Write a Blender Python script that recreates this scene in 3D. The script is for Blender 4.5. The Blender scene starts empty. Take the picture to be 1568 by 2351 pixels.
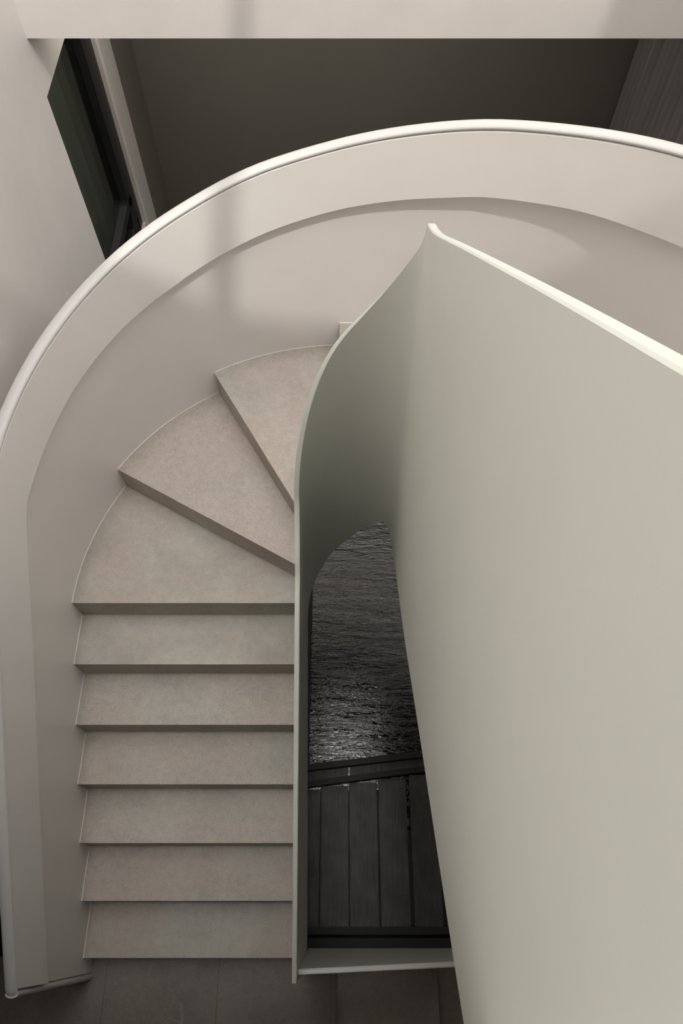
import bpy, bmesh, math, random
import numpy as np
from mathutils import Vector, Matrix

random.seed(4)
S = bpy.context.scene
COL = S.collection
ZO = 5.8                      # world height of the camera; scene numbers below are relative to it

# ------------------------------------------------------------------ camera
cam_d = bpy.data.cameras.new('camera'); cam = bpy.data.objects.new('camera', cam_d); COL.objects.link(cam)
cam.location = (0, 0, ZO); cam.rotation_euler = (0.49501, 0, 0)
cam_d.sensor_fit = 'VERTICAL'; cam_d.sensor_height = 36.0; cam_d.sensor_width = 24.0
cam_d.lens = 1735.98 / 2351 * 36.0
cam_d.clip_start = 0.02; cam_d.clip_end = 100
S.camera = cam

# ------------------------------------------------------------------ world, sun, exposure
W = bpy.data.worlds.new('sky'); S.world = W; W.use_nodes = True
nt = W.node_tree; nt.nodes.clear()
wo = nt.nodes.new('ShaderNodeOutputWorld'); bg = nt.nodes.new('ShaderNodeBackground')
bg.inputs[0].default_value = (1.0, 0.985, 0.965, 1); bg.inputs[1].default_value = 4.5
nt.links.new(bg.outputs[0], wo.inputs[0])
# hazy sky, bright on the sun's side (-Y) and dull on the far side (+Y)
wt = nt.nodes.new('ShaderNodeTexCoord'); wx = nt.nodes.new('ShaderNodeSeparateXYZ'); nt.links.new(wt.outputs['Generated'], wx.inputs[0])
wm = nt.nodes.new('ShaderNodeMath'); wm.operation = 'MAXIMUM'; nt.links.new(wx.outputs[2], wm.inputs[0]); wm.inputs[1].default_value = 0.25
wd = nt.nodes.new('ShaderNodeMath'); wd.operation = 'DIVIDE'; nt.links.new(wx.outputs[1], wd.inputs[0]); nt.links.new(wm.outputs[0], wd.inputs[1])
wr = nt.nodes.new('ShaderNodeMapRange'); wr.interpolation_type = 'SMOOTHSTEP'
wr.inputs['From Min'].default_value = -0.50; wr.inputs['From Max'].default_value = 0.02
wr.inputs['To Min'].default_value = 2.6; wr.inputs['To Max'].default_value = 0.0
nt.links.new(wd.outputs[0], wr.inputs['Value'])
wg = nt.nodes.new('ShaderNodeMapRange'); wg.interpolation_type = 'SMOOTHSTEP'          # duller near the horizon
wg.inputs['From Min'].default_value = 0.30; wg.inputs['From Max'].default_value = 0.70
nt.links.new(wx.outputs[2], wg.inputs['Value'])
wk = nt.nodes.new('ShaderNodeMath'); wk.operation = 'MULTIPLY_ADD'
nt.links.new(wr.outputs[0], wk.inputs[0]); nt.links.new(wg.outputs[0], wk.inputs[1]); wh = nt.nodes.new('ShaderNodeMapRange'); wh.inputs['From Max'].default_value = 0.65          # paler towards the horizon
wh.inputs['To Min'].default_value = 5.0; wh.inputs['To Max'].default_value = 3.1
nt.links.new(wx.outputs[2], wh.inputs['Value']); nt.links.new(wh.outputs[0], wk.inputs[2])
wz = nt.nodes.new('ShaderNodeMapRange'); wz.interpolation_type = 'SMOOTHSTEP'          # narrow zenith glow added for glints on the water
wz.inputs['From Min'].default_value = 0.9935; wz.inputs['From Max'].default_value = 0.9985
wz.inputs['To Max'].default_value = 30.0; nt.links.new(wx.outputs[2], wz.inputs['Value'])
wa = nt.nodes.new('ShaderNodeMath'); wa.operation = 'ADD'
nt.links.new(wk.outputs[0], wa.inputs[0]); nt.links.new(wz.outputs[0], wa.inputs[1]); nt.links.new(wa.outputs[0], bg.inputs[1])
sun_d = bpy.data.lights.new('sun', 'SUN'); sun = bpy.data.objects.new('sun', sun_d); COL.objects.link(sun)
sun_d.energy = 1.9; sun_d.angle = math.radians(1.0); sun_d.color = (1.0, 0.95, 0.90)
sun.rotation_euler = Vector((-0.15, 1 / 2.13, -1.0)).to_track_quat('-Z', 'Y').to_euler()   # through the skylight, towards the curved wall
sun.location = (0, -6, ZO + 6)
S.view_settings.view_transform = 'Standard'; S.view_settings.look = 'None'
S.view_settings.exposure = -0.27; S.view_settings.gamma = 1.0
S.view_settings.use_curve_mapping = False

# unseen fill light added to the dim room (under its soffit, behind the beam)
fill_d = bpy.data.lights.new('room_fill', 'AREA'); fill = bpy.data.objects.new('room_fill', fill_d); COL.objects.link(fill)
fill_d.shape = 'RECTANGLE'; fill_d.size = 2.6; fill_d.size_y = 0.6; fill_d.energy = 17.0; fill_d.color = (1.0, 0.93, 0.84)
fill.location = (-0.3, 4.35, ZO - 2.08)

# ------------------------------------------------------------------ materials
def new_mat(name):
    m = bpy.data.materials.new(name); m.use_nodes = True
    n = m.node_tree; b = n.nodes['Principled BSDF']
    return m, n, b
def node(n, t, **kw):
    x = n.nodes.new(t)
    for k, v in kw.items():
        if k in x.inputs: x.inputs[k].default_value = v
        else: setattr(x, k, v)
    return x
def coords(n, scale=(1, 1, 1), rot=(0, 0, 0)):
    tc = n.nodes.new('ShaderNodeTexCoord'); mp = n.nodes.new('ShaderNodeMapping')
    mp.inputs['Scale'].default_value = scale; mp.inputs['Rotation'].default_value = rot
    n.links.new(tc.outputs['Object'], mp.inputs['Vector']); return mp.outputs[0]
def ramp(n, src, stops):
    r = n.nodes.new('ShaderNodeValToRGB'); e = r.color_ramp.elements
    while len(e) < len(stops): e.new(0.5)
    for i, (p, c) in enumerate(stops):
        e[i].position = p; e[i].color = (*c, 1) if len(c) == 3 else c
    n.links.new(src, r.inputs[0]); return r.outputs[0]
def mixc(n, fac, a, b, mode='MIX'):
    m = n.nodes.new('ShaderNodeMix'); m.data_type = 'RGBA'; m.blend_type = mode
    if isinstance(fac, float): m.inputs[0].default_value = fac
    else: n.links.new(fac, m.inputs[0])
    for s, v in ((6, a), (7, b)):
        if isinstance(v, tuple): m.inputs[s].default_value = (*v, 1)
        else: n.links.new(v, m.inputs[s])
    return m.outputs[2]
def bump(n, b, h, strength=0.2, dist=0.002):
    x = n.nodes.new('ShaderNodeBump'); x.inputs['Strength'].default_value = strength
    x.inputs['Distance'].default_value = dist
    n.links.new(h, x.inputs['Height']); n.links.new(x.outputs[0], b.inputs['Normal'])

def plaster(name, c, rough=0.55, var=0.04, scale=3.0):
    m, n, b = new_mat(name)
    nz = node(n, 'ShaderNodeTexNoise', Scale=scale, Detail=5.0, Roughness=0.6)
    n.links.new(coords(n), nz.inputs['Vector'])
    a = tuple(x * (1 - var) for x in c); d = tuple(min(1, x * (1 + var)) for x in c)
    n.links.new(ramp(n, nz.outputs[0], [(0.3, a), (0.7, d)]), b.inputs['Base Color'])
    fz = node(n, 'ShaderNodeTexNoise', Scale=90.0, Detail=4.0, Roughness=0.6)
    n.links.new(coords(n), fz.inputs['Vector'])
    bump(n, b, fz.outputs[0], 0.12, 0.002)
    b.inputs['Roughness'].default_value = rough
    return m
M = {}
M['wall'] = plaster('white_plaster', (0.73, 0.695, 0.665))
M['guard'] = plaster('white_painted_steel', (0.70, 0.718, 0.655), 0.42, 0.02)
M['cap'] = plaster('satin_white_paint', (0.56, 0.55, 0.535), 0.42, 0.01)
M['outer'] = plaster('outer_guard_paint', (0.82, 0.79, 0.768), 0.4, 0.02)
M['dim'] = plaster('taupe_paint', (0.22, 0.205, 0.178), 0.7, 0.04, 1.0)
M['unseen'] = plaster('mid_grey_plaster', (0.68, 0.655, 0.62), 0.7)
M['dark_ground'] = plaster('dark_ground', (0.03, 0.028, 0.026), 0.8, 0.2)
M['white_seal'] = plaster('white_sealant', (0.85, 0.82, 0.79), 0.3, 0.0)

def stone(name, base, joints=None):
    m, n, b = new_mat(name)
    oi = n.nodes.new('ShaderNodeObjectInfo')
    tc = n.nodes.new('ShaderNodeTexCoord'); ad = n.nodes.new('ShaderNodeVectorMath'); ad.operation = 'MULTIPLY_ADD'
    cb = n.nodes.new('ShaderNodeCombineXYZ')
    for i in range(3): n.links.new(oi.outputs['Random'], cb.inputs[i])
    n.links.new(cb.outputs[0], ad.inputs[0]); ad.inputs[1].default_value = (7, 11, 3)
    n.links.new(tc.outputs['Object'], ad.inputs[2]); vec = ad.outputs[0]
    n1 = node(n, 'ShaderNodeTexNoise', Scale=3.2, Detail=8.0, Roughness=0.62, Distortion=0.3)
    n.links.new(vec, n1.inputs['Vector'])
    lo = tuple(x * 0.80 for x in base); hi = tuple(x * 1.20 for x in base)
    warm = (base[0] * 1.07, base[1] * 0.965, base[2] * 0.95)
    c = ramp(n, n1.outputs[0], [(0.30, lo), (0.5, base), (0.70, hi)])
    n2 = node(n, 'ShaderNodeTexNoise', Scale=1.7, Detail=3.0)
    n.links.new(vec, n2.inputs['Vector'])
    c = mixc(n, ramp(n, n2.outputs[0], [(0.42, (0, 0, 0)), (0.62, (0.75, 0.75, 0.75))]), c, warm)
    # fine speckle
    n3 = node(n, 'ShaderNodeTexNoise', Scale=210.0, Detail=3.0, Roughness=0.7)
    n.links.new(vec, n3.inputs['Vector'])
    sp = ramp(n, n3.outputs[0], [(0.30, (0.72, 0.72, 0.72)), (0.5, (1, 1, 1)), (0.72, (1.16, 1.15, 1.12))])
    c = mixc(n, 1.0, c, sp, 'MULTIPLY')
    n5 = node(n, 'ShaderNodeTexNoise', Scale=26.0, Detail=6.0, Roughness=0.75)
    n.links.new(vec, n5.inputs['Vector'])
    c = mixc(n, 1.0, c, ramp(n, n5.outputs[0], [(0.3, (0.90, 0.90, 0.90)), (0.7, (1.1, 1.1, 1.1))]), 'MULTIPLY')
    # dark pits
    vo = node(n, 'ShaderNodeTexVoronoi', Scale=24.0); n.links.new(vec, vo.inputs['Vector'])
    c = mixc(n, ramp(n, vo.outputs['Distance'], [(0.02, (0.5, 0.5, 0.5)), (0.07, (0, 0, 0))]), c, tuple(x * 0.5 for x in base))
    # thin pale veins
    n4 = node(n, 'ShaderNodeTexNoise', Scale=1.1, Detail=3.5, Distortion=0.6, Roughness=0.55)
    n.links.new(vec, n4.inputs['Vector'])
    v = ramp(n, n4.outputs[0], [(0.4955, (0, 0, 0)), (0.5, (1, 1, 1)), (0.5045, (0, 0, 0))])
    n6 = node(n, 'ShaderNodeTexNoise', Scale=2.3, Detail=1.0); n.links.new(vec, n6.inputs['Vector'])
    v = mixc(n, 1.0, v, ramp(n, n6.outputs[0], [(0.5, (0, 0, 0)), (0.62, (0.3, 0.3, 0.3))]), 'MULTIPLY')
    c = mixc(n, v, c, (0.55, 0.5, 0.46))
    if joints:
        sx = n.nodes.new('ShaderNodeSeparateXYZ'); n.links.new(tc.outputs['Object'], sx.inputs[0])
        a = node(n, 'ShaderNodeMath', operation='ADD'); n.links.new(sx.outputs[0], a.inputs[0]); a.inputs[1].default_value = -joints[0] + 10 * joints[1]
        w = node(n, 'ShaderNodeMath', operation='WRAP'); n.links.new(a.outputs[0], w.inputs[0]); w.inputs[1].default_value = joints[1] / 2; w.inputs[2].default_value = -joints[1] / 2
        ab = node(n, 'ShaderNodeMath', operation='ABSOLUTE'); n.links.new(w.outputs[0], ab.inputs[0])
        lt = node(n, 'ShaderNodeMath', operation='LESS_THAN'); n.links.new(ab.outputs[0], lt.inputs[0]); lt.inputs[1].default_value = 0.0015
        c = mixc(n, lt.outputs[0], c, tuple(x * 0.45 for x in base))
    n.links.new(c, b.inputs['Base Color'])
    b.inputs['Roughness'].default_value = 0.62
    bump(n, b, n3.outputs[0], 0.15, 0.001)
    return m
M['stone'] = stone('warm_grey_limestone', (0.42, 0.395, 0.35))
M['floor_tile'] = stone('shaded_floor_limestone', (0.235, 0.21, 0.188), (-0.668, 0.61))  # the treads' stone darkened, landing shade put into the colour

def metal(name, c, rough, metallic=0.0):
    m, n, b = new_mat(name)
    nz = node(n, 'ShaderNodeTexNoise', Scale=12.0, Detail=4.0); n.links.new(coords(n), nz.inputs['Vector'])
    n.links.new(ramp(n, nz.outputs[0], [(0.3, tuple(x * .85 for x in c)), (0.7, tuple(x * 1.15 for x in c))]), b.inputs['Base Color'])
    b.inputs['Roughness'].default_value = rough; b.inputs['Metallic'].default_value = metallic
    return m
M['black'] = metal('black_powder_coat', (0.012, 0.012, 0.012), 0.6)
M['frame'] = metal('black_window_frame', (0.02, 0.02, 0.02), 0.45)

def wood():
    m, n, b = new_mat('charred_deck_wood')
    oi = n.nodes.new('ShaderNodeObjectInfo')
    v = coords(n, (30, 1.2, 30))
    nz = node(n, 'ShaderNodeTexNoise', Scale=4.0, Detail=7.0, Roughness=0.65, Distortion=0.4); n.links.new(v, nz.inputs['Vector'])
    c = ramp(n, nz.outputs[0], [(0.3, (0.04, 0.038, 0.037)), (0.5, (0.068, 0.066, 0.063)), (0.72, (0.112, 0.108, 0.104))])
    nl = node(n, 'ShaderNodeTexNoise', Scale=5.0, Detail=3.0); n.links.new(coords(n), nl.inputs['Vector'])
    c = mixc(n, 1.0, c, ramp(n, nl.outputs[0], [(0.3, (0.7, 0.7, 0.7)), (0.7, (1.35, 1.33, 1.3))]), 'MULTIPLY')
    rr = ramp(n, oi.outputs['Random'], [(0, (0.85, 0.85, 0.85)), (1, (1.15, 1.15, 1.15))])
    c = mixc(n, 1.0, c, rr, 'MULTIPLY')
    n.links.new(c, b.inputs['Base Color']); b.inputs['Roughness'].default_value = 0.55
    bump(n, b, nz.outputs[0], 0.4, 0.002)
    return m
M['wood'] = wood()

def water():
    m, n, b = new_mat('dark_rippled_water')
    b.inputs['Base Color'].default_value = (0.003, 0.003, 0.003, 1)
    b.inputs['Roughness'].default_value = 0.015; b.inputs['IOR'].default_value = 1.68
    a = node(n, 'ShaderNodeTexNoise', Scale=9.0, Detail=5.0, Roughness=0.6, Distortion=0.5); n.links.new(coords(n, (0.35, 2.0, 1)), a.inputs['Vector'])
    w = node(n, 'ShaderNodeTexNoise', Scale=40.0, Detail=4.0, Roughness=0.6, Distortion=0.6); n.links.new(coords(n, (0.55, 1.5, 1)), w.inputs['Vector'])
    ad = node(n, 'ShaderNodeMath', operation='MULTIPLY_ADD'); n.links.new(w.outputs[0], ad.inputs[0]); ad.inputs[1].default_value = 0.38; n.links.new(a.outputs[0], ad.inputs[2])
    bump(n, b, ad.outputs[0], 1.0, 0.0065)
    return m
M['water'] = water()

def fabric(name, c):
    m, n, b = new_mat(name)
    w = node(n, 'ShaderNodeTexWave', Scale=60.0, Distortion=1.0, Detail=2.0); w.bands_direction = 'Z'
    n.links.new(coords(n), w.inputs['Vector'])
    nz = node(n, 'ShaderNodeTexNoise', Scale=6.0, Detail=4.0); n.links.new(coords(n, (1, 1, 0.1)), nz.inputs['Vector'])
    k = ramp(n, nz.outputs[0], [(0.3, tuple(x * .8 for x in c)), (0.7, tuple(x * 1.2 for x in c))])
    n.links.new(k, b.inputs['Base Color']); b.inputs['Roughness'].default_value = 0.9
    bump(n, b, w.outputs[0], 0.1, 0.001)
    return m
M['sheer'] = fabric('green_grey_curtain_cloth', (0.20, 0.225, 0.19))
M['drape'] = fabric('taupe_curtain_cloth', (0.27, 0.24, 0.24))
def glass():
    m, n, b = new_mat('smoked_window_glass')
    nz = node(n, 'ShaderNodeTexNoise', Scale=0.8); n.links.new(coords(n), nz.inputs['Vector'])
    bump(n, b, nz.outputs[0], 0.02, 0.01)
    b.inputs['Base Color'].default_value = (0.75, 0.80, 0.76, 1)
    b.inputs['Transmission Weight'].default_value = 1.0; b.inputs['Roughness'].default_value = 0.0
    b.inputs['IOR'].default_value = 1.45
    return m
M['glass'] = glass()

# ------------------------------------------------------------------ mesh helpers
def obj(name, verts, faces, m, parent=None, smooth=False, bevel=0.0, label=None):
    me = bpy.data.meshes.new(name)
    me.from_pydata([(float(v[0]), float(v[1]), float(v[2]) + ZO) for v in verts], [], faces)
    bm = bmesh.new(); bm.from_mesh(me)
    bmesh.ops.remove_doubles(bm, verts=bm.verts, dist=1e-6)
    bmesh.ops.recalc_face_normals(bm, faces=bm.faces)
    bm.to_mesh(me); bm.free()
    me.materials.append(m)
    o = bpy.data.objects.new(name, me); COL.objects.link(o)
    if smooth:
        for p in me.polygons: p.use_smooth = True
        me.set_sharp_from_angle(angle=math.radians(38))
    if bevel:
        bv = o.modifiers.new('bevel', 'BEVEL'); bv.width = bevel; bv.segments = 2; bv.limit_method = 'ANGLE'
        bv.angle_limit = math.radians(50)
    if parent is not None:
        o.parent = parent; o.matrix_parent_inverse = parent.matrix_world.inverted()
    if label: o['label'] = label
    return o
def thing(name, label, cat, loc, group=None):
    o = bpy.data.objects.new(name, None); COL.objects.link(o)
    o.location = (loc[0], loc[1], loc[2] + ZO); o.empty_display_size = 0.2
    o['label'] = label; o['category'] = cat
    if group: o['group'] = group
    bpy.context.view_layer.update()
    return o
def tag(o, label, cat, group=None, kind=None):
    o['label'] = label; o['category'] = cat
    if group: o['group'] = group
    if kind: o['kind'] = kind
    return o
def struct(o, label=None):
    o['kind'] = 'structure'
    if label: o['label'] = label
    return o
def box(x0, x1, y0, y1, z0, z1):
    v = [(x, y, z) for x in (x0, x1) for y in (y0, y1) for z in (z0, z1)]
    f = [(0, 1, 3, 2), (4, 6, 7, 5), (0, 4, 5, 1), (2, 3, 7, 6), (0, 2, 6, 4), (1, 5, 7, 3)]
    return v, f
def join(*ms):
    V, F = [], []
    for v, f in ms:
        k = len(V); V += list(v); F += [tuple(i + k for i in q) for q in f]
    return V, F
def loft(rings, closed_ring=True, caps=True):
    """rings: list of equal-length point loops."""
    V = [p for r in rings for p in r]; n = len(rings[0]); F = []
    for i in range(len(rings) - 1):
        for j in range(n if closed_ring else n - 1):
            k = (j + 1) % n
            F.append((i * n + j, i * n + k, (i + 1) * n + k, (i + 1) * n + j))
    if caps:
        F.append(tuple(range(n))); F.append(tuple((len(rings) - 1) * n + j for j in range(n)))
    return V, F

# ------------------------------------------------------------------ stair geometry (metres)
XC, YC, RO = 0.018, 1.4125, 1.383          # centre and radius of the turn
H, G = 0.175, 0.26476                      # rise, going
ZT = -3.5875                               # top of the first winder
def nosing_z(y): return ZT - (YC - y) * H / G
def pol(phi, r):
    a = math.radians(phi); return (XC - r * math.cos(a), YC + r * math.sin(a))
def at_s(s, r):
    """s<0: left straight (y = YC+s), 0..180: turn in degrees, >180: right straight (y = YC-(s-180))."""
    if s < 0: return (XC - r, YC + s)
    if s > 180: return (XC + r, YC - (s - 180))
    return pol(s, r)
def itp(t, x): return float(np.interp(x, [a for a, _ in t], [b for _, b in t]))
def smooth(a, k=3, it=2):
    a = np.array(a, float)
    for _ in range(it):
        p = np.pad(a, k, mode='edge')
        # keep end slopes
        for i in range(k):
            p[i] = 2 * a[0] - a[k - i]; p[-1 - i] = 2 * a[-1] - a[-1 - (k - i)]
        a = np.convolve(p, np.ones(2 * k + 1) / (2 * k + 1), 'valid')
    return a
S_OUT = [-1.665] + list(np.linspace(-1.6, -0.05, 24)) + list(np.arange(0, 181, 2.5)) + list(180 + np.linspace(0.08, 1.95, 20))
ARC_BAND = [(0, -2.8518), (1.1, -2.832), (4.6, -2.769), (9.7, -2.7463), (15.8, -2.7143), (21.5, -2.6841), (27.2, -2.6486), (34.7, -2.6091), (43.0, -2.5656), (54.9, -2.5098), (65.0, -2.4452), (74.2, -2.387), (82.3, -2.3397), (89.6, -2.2959), (96.9, -2.2526), (103.4, -2.2127), (109.0, -2.1765), (114.4, -2.1331), (123.6, -2.0743), (133.0, -2.0063), (143.5, -1.9368), (151.2, -1.8747), (180, -1.6665)]
ARC_GROOVE = [(0, -2.5368), (7.7, -2.4791), (13.5, -2.4477), (18.9, -2.4226), (25.5, -2.388), (30.8, -2.3595), (36.5, -2.3285), (42.4, -2.2935), (48.9, -2.2545), (57.2, -2.2081), (65.7, -2.1603), (72.2, -2.1124), (82.9, -2.0599), (90.6, -2.011), (97.2, -1.9666), (104.5, -1.9184), (112.1, -1.8623), (122.6, -1.7966), (133.0, -1.7205), (144.6, -1.6327), (180, -1.3687)]
RUN_BAND = [(-1.7, -4.0763), (-0.35, -3.1164), (-0.11, -2.9338), (0, -2.8518)]
RUN_GROOVE = [(-1.7, -3.7584), (-0.4, -2.8326), (-0.2, -2.6782), (0, -2.5368)]
def zband(s):
    if s > 180: return -1.6665 + 0.661 * (s - 180)
    return itp(RUN_BAND, s) if s < 0 else itp(ARC_BAND, s)
def zgroove(s):
    if s > 180: return -1.3687 + 0.661 * (s - 180)
    return itp(RUN_GROOVE, s) if s < 0 else itp(ARC_GROOVE, s)
ZB = [zband(s) for s in S_OUT]
ZG = list(smooth([zgroove(s) for s in S_OUT], 2, 1))
def prot(s):
    if s < 0: return itp([(-1.2, .030), (0, .042)], s)
    return itp([(0, .042), (16, .046), (60, .042), (90, .038), (134, .047), (180, .055)], s)
def steps_floor(s):
    """height of walking line underside so walls reach below the treads"""
    if s < 0: return nosing_z(YC + s) - 0.40
    if s > 180: return -2.5375 - 0.40 + (s - 180) * H / G
    return ZT - 0.40 + s / 30 * H
LAND = -4.8125

# ================================================================== THE SETTING
XW, YBEAM, YBACK, XR, YF = -1.50, 3.702, 5.574, 2.13, -2.4
ZR = 3.0                                   # underside of the roof
WY0, WY1, WZ0, WZ1 = 3.69, 4.715, -4.05, -2.385   # window opening in the left wall
TOP = ZR + 0.3
struct(obj('wall_left', *join(box(XW - 0.15, XW, 0.25, WY0, -6.0, TOP), box(XW - 0.15, XW, YF, 0.25, -1.62, -1.1), box(XW - 0.15, XW, YF, 0.25, 0.4, TOP), box(XW - 0.15, XW, YF, -1.2, -1.1, 0.4), box(XW - 0.15, XW, -0.78, 0.25, -1.1, 0.4),  # unseen opening beside the upper landing, added to light the inner guard
          box(XW - 0.15, XW, WY0, WY1, WZ1, TOP), box(XW - 0.15, XW, WY0, WY1, -6.0, WZ0),
          box(XW - 0.15, XW, WY1, 4.99, -6.0, TOP)), M['wall']), 'tall pale plaster wall left of the curved stair')
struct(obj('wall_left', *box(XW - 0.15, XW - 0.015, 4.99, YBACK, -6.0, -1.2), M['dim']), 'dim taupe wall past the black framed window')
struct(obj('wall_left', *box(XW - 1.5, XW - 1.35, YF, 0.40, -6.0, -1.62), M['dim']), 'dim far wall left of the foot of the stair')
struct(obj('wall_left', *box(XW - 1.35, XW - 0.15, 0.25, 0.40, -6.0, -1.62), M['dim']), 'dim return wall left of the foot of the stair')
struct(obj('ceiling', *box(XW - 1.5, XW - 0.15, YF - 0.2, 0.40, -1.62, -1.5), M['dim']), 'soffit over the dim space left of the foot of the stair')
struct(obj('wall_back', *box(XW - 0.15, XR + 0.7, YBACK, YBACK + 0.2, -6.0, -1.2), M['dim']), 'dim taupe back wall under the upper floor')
struct(obj('wall_right', *join(box(XR + 0.1, XR + 0.3, YF, YBACK, -6.0, 0.45), box(XR + 0.1, XR + 0.3, YF, YBACK, 2.8, TOP), box(XR + 0.1, XR + 0.3, YF, -0.2, 0.45, 2.8), box(XR + 0.1, XR + 0.3, 3.5, YBACK, 0.45, 2.8)), M['unseen']), 'wall right of the stair with an added high opening for light')  # unseen high opening, added to brighten the left guard wall
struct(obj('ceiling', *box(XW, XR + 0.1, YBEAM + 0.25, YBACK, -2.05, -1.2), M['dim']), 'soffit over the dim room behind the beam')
struct(obj('wall_upper', *box(XW, XR + 0.1, YBEAM, YBEAM + 0.25, -2.101, TOP), M['wall']), 'pale upper floor edge wall across the top of the stairwell')
struct(obj('wall_front', *box(XW - 1.5, XR + 0.1, YF - 0.2, YF, -6.0, TOP), M['unseen']), 'wall behind the viewer')
# roof with one large skylight
SKY0, SKYX = (2.74 - ZR) / 2.13, 1.239 + 0.15 * (ZR + 2.1)
struct(obj('ceiling', *join(box(XW, XR + 0.1, YF, SKY0, ZR, ZR + 0.12), box(SKYX, XR + 0.1, SKY0, YBEAM, ZR, ZR + 0.12)), M['unseen']), 'grey ceiling around the skylight')
struct(obj('window_2', *box(-0.524 + 0.15 * (ZR + 2.1), -0.418 + 0.15 * (ZR + 2.1), SKY0, YBEAM, ZR, ZR + 0.12), M['wall']), 'skylight glazing bar')
# floors
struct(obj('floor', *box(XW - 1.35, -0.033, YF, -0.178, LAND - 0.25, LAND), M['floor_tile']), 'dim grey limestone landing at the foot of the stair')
struct(obj('floor', *box(XW - 1.5, XR + 0.3, YF - 0.2, YBACK + 0.2, -6.15, -6.0), M['dark_ground']), 'dark ground of the lowest level')
struct(obj('floor', *box(XW, XR + 0.1, YF, -0.19, -1.55, -1.3125), M['unseen']), 'upper landing slab below the viewer')

# ================================================================== LOWER FLIGHT CONTINUING DOWN TO THE RIGHT
lower = thing('lower_staircase', 'lower limestone steps descending right from the dim landing', 'stairs', (0.8, -1.1, -6.0))
xe = [-0.033, 0.537, 1.10, 1.67, 2.22]
for k in range(4):
    z = LAND - H * (k + 1)
    st = obj('step', *box(xe[k] - 0.02, xe[k + 1] + (0.004 if k < 3 else 0), YF + 0.01, -0.20, z - 0.02, z), M['stone'], lower, bevel=0.0015)
    obj('riser', *box(xe[k] - 0.02, xe[k + 1], YF + 0.01, -0.202, z - 0.3, z - 0.02), M['stone'], st)

# ================================================================== MAIN STAIRCASE
stair = thing('staircase', 'warm grey limestone stair of straight treads fanning into winders', 'stairs', (-0.78, 0.5, LAND))
S_IN = 0.212
BOT = [(0, -3.93), (9, -3.86), (21, -3.745), (35, -3.645), (47, -3.565), (61, -3.466), (73, -3.385), (87, -3.308), (100, -3.221), (113, -3.127),
       (125.5, -3.046), (137.7, -2.960), (143, -2.929), (147.4, -2.911), (152.4, -2.922), (160, -2.938), (170, -2.957), (176, -2.955), (180, -2.940)]
TOPZ = [(0, -2.530), (6, -2.484), (13, -2.425), (22, -2.345), (31, -2.25), (45, -2.115), (58, -2.0), (73, -1.885), (87, -1.803), (105, -1.706),
        (119, -1.62), (132, -1.535), (151, -1.41), (168, -1.31), (180, -1.235)]
RB = [(0.0, -2.940), (0.095, -2.880), (0.295, -2.723), (0.55, -2.535), (1.007, -2.127), (1.485, -1.721), (1.577, -1.633), (1.95, -1.31)]
RT = [(0.0, -1.235), (0.03, -1.215), (0.149, -1.118), (0.397, -0.92), (0.797, -0.606), (1.028, -0.426), (1.134, -0.347), (1.95, 0.29)]
def zbot(s):
    if s < 0: return nosing_z(YC + s) - 0.35
    if s > 180: return itp(RB, s - 180)
    return itp(BOT, s)
def ztop(s):
    if s < -0.45: return nosing_z(YC + s) + 0.96
    if s < 0: return float(np.interp(s, [-0.45, -0.30, -0.20, -0.10, -0.05, -0.02, 0], [-2.925, -2.820, -2.745, -2.660, -2.605, -2.563, -2.530]))
    if s > 180: return itp(RT, s - 180)
    return itp(TOPZ, s)

def make_step(z, so, si, uo, ui, flat=True):
    """so,si: front nosing parameters (outer, inner); uo,ui: back parameters; z: top."""
    n = max(2, int(abs(uo - so) / 2.5) + 1) if so >= 0 or uo > 0 else 2
    fo, fi = np.linspace(so, uo, n), np.linspace(si, ui, n)
    po = [at_s(a, RO - 0.0005) for a in fo]; pi_ = [at_s(a, S_IN) for a in fi]
    # front direction for the overhang
    d = Vector((po[0][0] - pi_[0][0], po[0][1] - pi_[0][1])).normalized()
    nrm = Vector((d.y, -d.x))
    mid = Vector(((po[-1][0] + pi_[-1][0]) / 2 - po[0][0], (po[-1][1] + pi_[-1][1]) / 2 - po[0][1]))
    if nrm.dot(mid) > 0: nrm = -nrm
    def ring_set(z_top, z_bots, front, back):
        V, F = [], []
        for i in range(n):
            o_, i_ = Vector(po[i]), Vector(pi_[i])
            if i == 0: o_ += nrm * front; i_ += nrm * front
            if i == n - 1: o_ -= nrm_b * back; i_ -= nrm_b * back
            zb = z_bots[i]
            V.append([(o_.x, o_.y, z_top), (i_.x, i_.y, z_top), (i_.x, i_.y, zb[1]), (o_.x, o_.y, zb[0])])
        return loft(V)
    db = Vector((po[-1][0] - pi_[-1][0], po[-1][1] - pi_[-1][1])).normalized()
    nrm_b = Vector((db.y, -db.x))
    if nrm_b.dot(mid) > 0: nrm_b = -nrm_b
    tread = obj('step', *ring_set(z, [(z - 0.014, z - 0.014)] * n, 0.0, 0.012), M['stone'], stair, bevel=0.0012)
    zb = [(min(zbot(a) + 0.03, z - 0.04),) * 2 for a in fi]
    obj('riser', *ring_set(z - 0.014, zb, -0.004, 0.0), M['stone'], tread)
    rr = []
    for a in fo:
        x0, y0 = at_s(a, RO - 0.0035); x1, y1 = at_s(a, RO + 0.001)
        rr.append([(x0, y0, z + 0.0005), (x1, y1, z + 0.0005), (x1, y1, z + 0.005), (x0, y0, z + 0.005)])
    obj('sealant_line', *loft(rr), M['white_seal'], tread, label='thin white sealant line')
    return tread
for i in range(6, 0, -1):
    y0 = -G * i; make_step(ZT - H * i, y0, y0, y0 + G, y0 + G)
LN = [(0, 0), (29.7, 28.3), (59.3, 53.8), (88.8, 81.6), (118.5, 114.5), (149, 147.5), (180, 180)]
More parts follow.
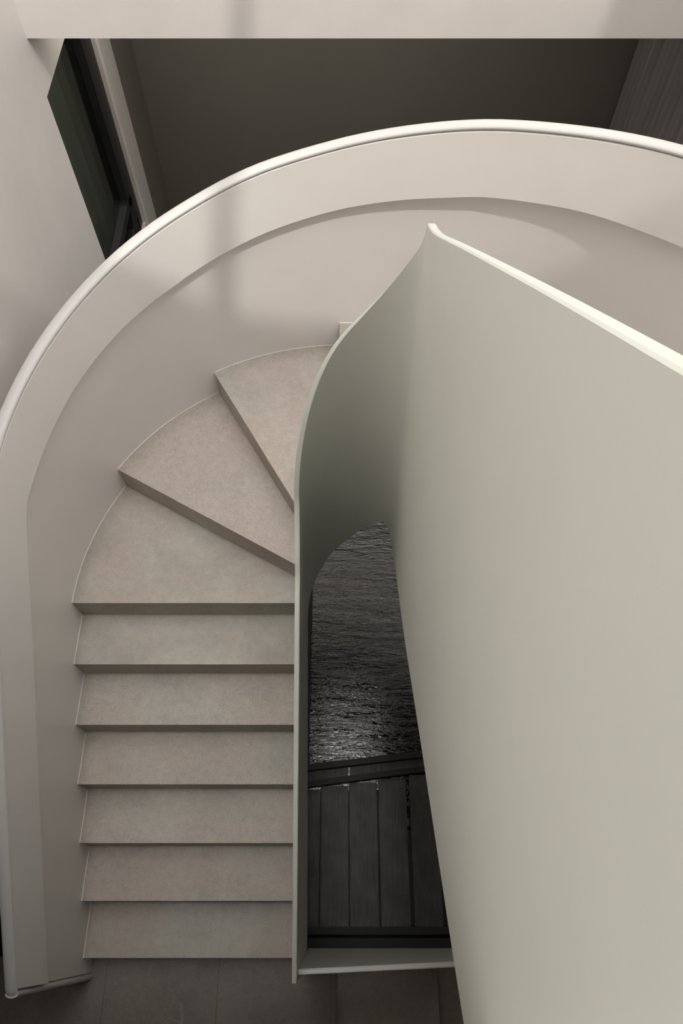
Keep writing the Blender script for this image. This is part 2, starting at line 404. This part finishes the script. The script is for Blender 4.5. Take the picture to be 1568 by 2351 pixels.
for k in range(6):
    make_step(ZT + H * k, LN[k][0], LN[k][1], LN[k + 1][0], LN[k + 1][1])
for j in range(7):
    a = 180 + G * j; make_step(ZT + H * (6 + j), a, a, a + G, a + G)

# ================================================================== OUTER CURVED GUARD WALL
outer = thing('curved_guard_wall', 'white curved guard wall sweeping round the outside of the stair', 'guard wall', (-1.40, -0.25, LAND))
lw, bd, cp = [], [], []
for s, zb, zg in zip(S_OUT, ZB, ZG):
    r = RO; lo = min(steps_floor(s), zb - 0.5)
    if s < -1.5: lo = LAND
    lo = max(lo, LAND) if s < 0 else lo
    a, b_ = at_s(s, r), at_s(s, r + 0.055)
    lw.append([(*a, lo), (*a, zb + 0.004), (*b_, zb + 0.004), (*b_, lo)])
    p = r - prot(s)
    q_ = p + 0.018                                   # the band leans back a little
    i0, it0, o1, o2 = at_s(s, p), at_s(s, q_), at_s(s, q_ + 0.048), at_s(s, r + 0.056)
    i1 = at_s(s, q_ + 0.004)
    bd.append([(*i0, zb), (*it0, zg - 0.004), (*i1, zg), (*o1, zg), (*o2, zb - 0.02), (*at_s(s, r + 0.01), zb - 0.02), (*at_s(s, r + 0.01), zb)])
obj('lower_wall', *loft(lw), M['outer'], outer, smooth=True)
bandpart = obj('upper_band', *loft(bd), M['outer'], outer, smooth=True)
# rounded cap with a shadow gap below it
def cap_ring(s, zg, k=1.0):
    rc, zc = RO - prot(s) + 0.018 + 0.024, zg + 0.0125
    R = []
    for j in range(20):
        t = 2 * math.pi * j / 20
        R.append((*at_s(s, rc + 0.027 * k * math.cos(t)), zc + 0.0145 * k * math.sin(t)))
    return R
s0, g0 = S_OUT[0], ZG[0]
for s, k in ((-0.029, 0.25), (-0.026, 0.6), (-0.018, 0.85), (-0.008, 0.97)):
    cp.append(cap_ring(s0 + s, g0 + s * 0.69, k))
for s, zg in zip(S_OUT, ZG): cp.append(cap_ring(s, zg))
obj('handrail_cap', *loft(cp), M['cap'], outer, smooth=True, label='rounded glossy white cap along the top edge')
# vertical rounded bead that closes the foot of the wall
yb = YC + s0
post = []
for z in (LAND, g0 - 0.0):
    post.append([(XC - RO + 0.012 - 0.024 + 0.027 * math.cos(t), yb - 0.019 + 0.016 * math.sin(t), z) for t in np.linspace(0, 2 * math.pi, 20, endpoint=False)])
obj('end_bead', *loft(post), M['cap'], outer, smooth=True, label='upright rounded white bead closing the end')

# ================================================================== INNER GUARD
guard = thing('inner_guard', 'thin white steel guard folding around the dark void', 'guard wall', (-0.19, -0.2, LAND))
ss = list(np.linspace(-1.645, -0.2, 28)) + list(np.linspace(-0.185, 0, 14)) + list(np.arange(2.5, 180, 2.5)) + list(180 + np.linspace(0, 1.93, 40))
zt = smooth([ztop(s) for s in ss], 2, 2); zbm = smooth([zbot(s) for s in ss], 1, 1)
# landing-end bottom edge flattens against the slab
rings = []
arc_dist = []
for s, a, b_ in zip(ss, zt, zbm):
    if s < 0:
        f = -s / 1.61
        rt, rb = 0.180 + 0.025 * f, 0.202 + 0.011 * f
    else:
        rt, rb = 0.180, 0.202
    t = 0.020
    L = []
    NV = 7
    for k in range(NV): 
        q = k / (NV - 1); L.append((*at_s(s, rb + (rt - rb) * q), b_ + (a - 0.003 - b_) * q))
    L.append((*at_s(s, rt + 0.003), a)); L.append((*at_s(s, rt + t - 0.003), a))
    for k in range(NV):
        q = 1 - k / (NV - 1); L.append((*at_s(s, rb + t + (rt - rb) * q), b_ + (a - 0.003 - b_) * q))
    rings.append(L)
obj('guard_panel', *loft(rings), M['guard'], guard, smooth=True)

# ================================================================== LANDING GUARD
lg = thing('landing_guard', 'short white guard closing the lower end of the void', 'guard wall', (0.5, -0.17, LAND))
rings = []
for x in np.linspace(-0.190, 1.43, 8):
    yt = -0.188 + (x + 0.19) * 0.042; yb_ = -0.142; zt_, zb_ = -3.855, -5.02
    t = 0.022
    rings.append([(x, yb_, zb_), (x, yt, zt_ - 0.003), (x, yt - 0.004, zt_), (x, yt - t + 0.004, zt_), (x, yt - t, zt_ - 0.003), (x, yb_ - t - 0.02, zb_)])
obj('guard_panel', *loft(rings), M['guard'], lg, smooth=False)

# ================================================================== WINDOW IN THE LEFT WALL
win = obj('window_1', *join(
    box(XW - 0.10, XW - 0.025, 4.57, WY1, WZ0, WZ1), box(XW - 0.085, XW - 0.012, 4.49, 4.57, WZ0, WZ1),
    box(XW - 0.10, XW - 0.025, WY0, WY0 + 0.05, WZ0, WZ1), box(XW - 0.10, XW - 0.025, WY0, WY1, WZ1 - 0.03, WZ1),
    box(XW - 0.085, XW - 0.012, WY0 + 0.05, 4.57, -3.74, -3.67), box(XW - 0.10, XW - 0.025, WY0 + 0.05, 4.63, WZ0, WZ0 + 0.13)), M['frame'], bevel=0.003)
struct(win, 'black framed smoked glass window in the left wall')
obj('pane', *box(XW - 0.07, XW - 0.063, WY0 + 0.03, 4.53, WZ0 + 0.05, WZ1 - 0.02), M['glass'], win)
struct(obj('trim_2', *box(XW - 0.005, XW + 0.012, 4.735, 4.975, -6.0, -2.05), M['wall']), 'pale upright strip beside the window')

def curtain(name, p0, p1, z0, z1, folds, depth, m, seedv):
    rnd = random.Random(seedv); n = folds * 14
    d = Vector((p1[0] - p0[0], p1[1] - p0[1])); L = d.length; d.normalize(); q = Vector((-d.y, d.x))
    ph = [rnd.uniform(-0.6, 0.6) for _ in range(folds + 2)]; am = [rnd.uniform(0.55, 1.15) for _ in range(folds + 2)]
    V, F = [], []
    ct, rows = [], 9
    for i in range(n + 1):
        u = i / n; k = int(u * folds); fr = u * folds - k
        pa = ph[k] * (1 - fr) + ph[k + 1] * fr; aa = am[k] * (1 - fr) + am[k + 1] * fr
        ct.append(aa * depth * math.sin(2 * math.pi * u * folds + pa))
    for back in (0, 1):
        for j in range(rows):
            w = j / (rows - 1)
            for i in range(n + 1):
                u = i / n; off = ct[i] * (0.7 + 0.3 * w) + 0.003 * back
                V.append((p0[0] + d.x * L * u + q.x * off, p0[1] + d.y * L * u + q.y * off, z1 + (z0 - z1) * w))
    m1 = n + 1; half = rows * m1
    for b_ in (0, 1):
        for j in range(rows - 1):
            for i in range(n):
                a = b_ * half + j * m1 + i; F.append((a, a + 1, a + 1 + m1, a + m1))
    for j in range(rows - 1):
        for e in (0, n):
            a = j * m1 + e; F.append((a, a + m1, a + m1 + half, a + half))
    for i in range(n):
        for j in (0, rows - 1):
            a = j * m1 + i; F.append((a, a + 1, a + 1 + half, a + half))
    return obj(name, V, F, m, smooth=True)
c1 = tag(curtain('curtain', (XW - 0.22, 3.3), (XW - 0.22, 5.4), -4.4, -2.15, 13, 0.045, M['sheer'], 3),
         'green grey curtain hanging behind the black framed window', 'curtain')
c2 = tag(curtain('curtain', (2.12, 4.02), (2.12, 5.52), -5.7, -2.07, 17, 0.03, M['drape'], 8),
         'pleated taupe curtain in the dim room at upper right', 'curtain')

# ================================================================== LOWEST LEVEL: POOL AND DECK
pw = obj('pool_water', *box(-0.9, XR + 0.08, -0.03, YBACK - 0.01, -5.99, -5.84), M['water'])
tag(pw, 'dark rippling pool water seen down through the void', 'water', kind='stuff')
rim = obj('pool_rim', *box(-0.30, -0.243, 1.02, 4.2, -5.9, -5.78), M['black'])
tag(rim, 'narrow black rim along the left side of the pool', 'pool rim')
deck = thing('wooden_deck', 'dark wooden deck of wide gapped boards below the void', 'deck', (0.2, 0.4, -5.83))
def bar(xa, ya0, ya1, xb_, yb0, yb1, z0, z1, label):
    v = [(xa, ya0, z) for z in (z0, z1)] + [(xa, ya1, z) for z in (z0, z1)] + [(xb_, yb0, z) for z in (z0, z1)] + [(xb_, yb1, z) for z in (z0, z1)]
    f = [(0, 1, 3, 2), (4, 6, 7, 5), (0, 4, 5, 1), (2, 3, 7, 6), (0, 2, 6, 4), (1, 5, 7, 3)]
    return obj('edge_beam', v, f, M['black'], deck, bevel=0.003, label=label)
bar(-0.30, 0.957, 1.003, 1.2, 1.127, 1.176, -5.83, -5.77, 'slanted black beam edging the rippling water')
bar(-0.30, 0.842, 0.885, 1.2, 1.03, 1.07, -5.83, -5.77, 'slanted black beam along the ends of the boards')
xb = [-0.56, -0.353, -0.150, 0.053, 0.262, 0.481, 0.70, 0.92]
gap = [0.004, 0.004, 0.004, 0.004, 0.010, 0.022, 0.022]
for k in range(7):
    xa, xe_ = xb[k] + gap[k] / 2 + 0.001, xb[k + 1] - gap[min(k + 1, 6)] / 2 - 0.001
    y1 = 0.841 + 0.125 * (xa + 0.30)
    obj('board', *join(box(xa, xe_, -0.04, y1, -5.825, -5.80)), M['wood'], deck, bevel=0.003)
obj('gap_backing', *join(box(-0.56, 0.92, -0.03, 0.55, -5.838, -5.827), box(-0.56, 0.40, 0.552, 0.83, -5.838, -5.827)), M['black'], deck)  # black sheet added under the boards to keep their gaps dark
rings = [[(x, 0.875 + 0.115 * (x + .3), -5.836), (x, 0.97 + 0.115 * (x + .3), -5.836), (x, 0.97 + 0.115 * (x + .3), -5.822), (x, 0.875 + 0.115 * (x + .3), -5.822)] for x in (-0.30, 0.050)]
ws = obj('wet_ledge', *loft(rings), M['wood'], deck)
rings = [[(x, 0.875 + 0.115 * (x + .3), -5.836), (x, 0.97 + 0.115 * (x + .3), -5.836), (x, 0.97 + 0.115 * (x + .3), -5.822), (x, 0.875 + 0.115 * (x + .3), -5.822)] for x in (0.062, 1.10)]
obj('wet_ledge', *loft(rings), M['wood'], deck)
obj('edge_beam', *box(-0.9, 1.6, -0.085, -0.038, -5.9, -5.775), M['black'], deck)
obj('edge_beam', *box(-0.9, 1.6, -0.30, -0.105, -5.9, -5.80), M['black'], deck)
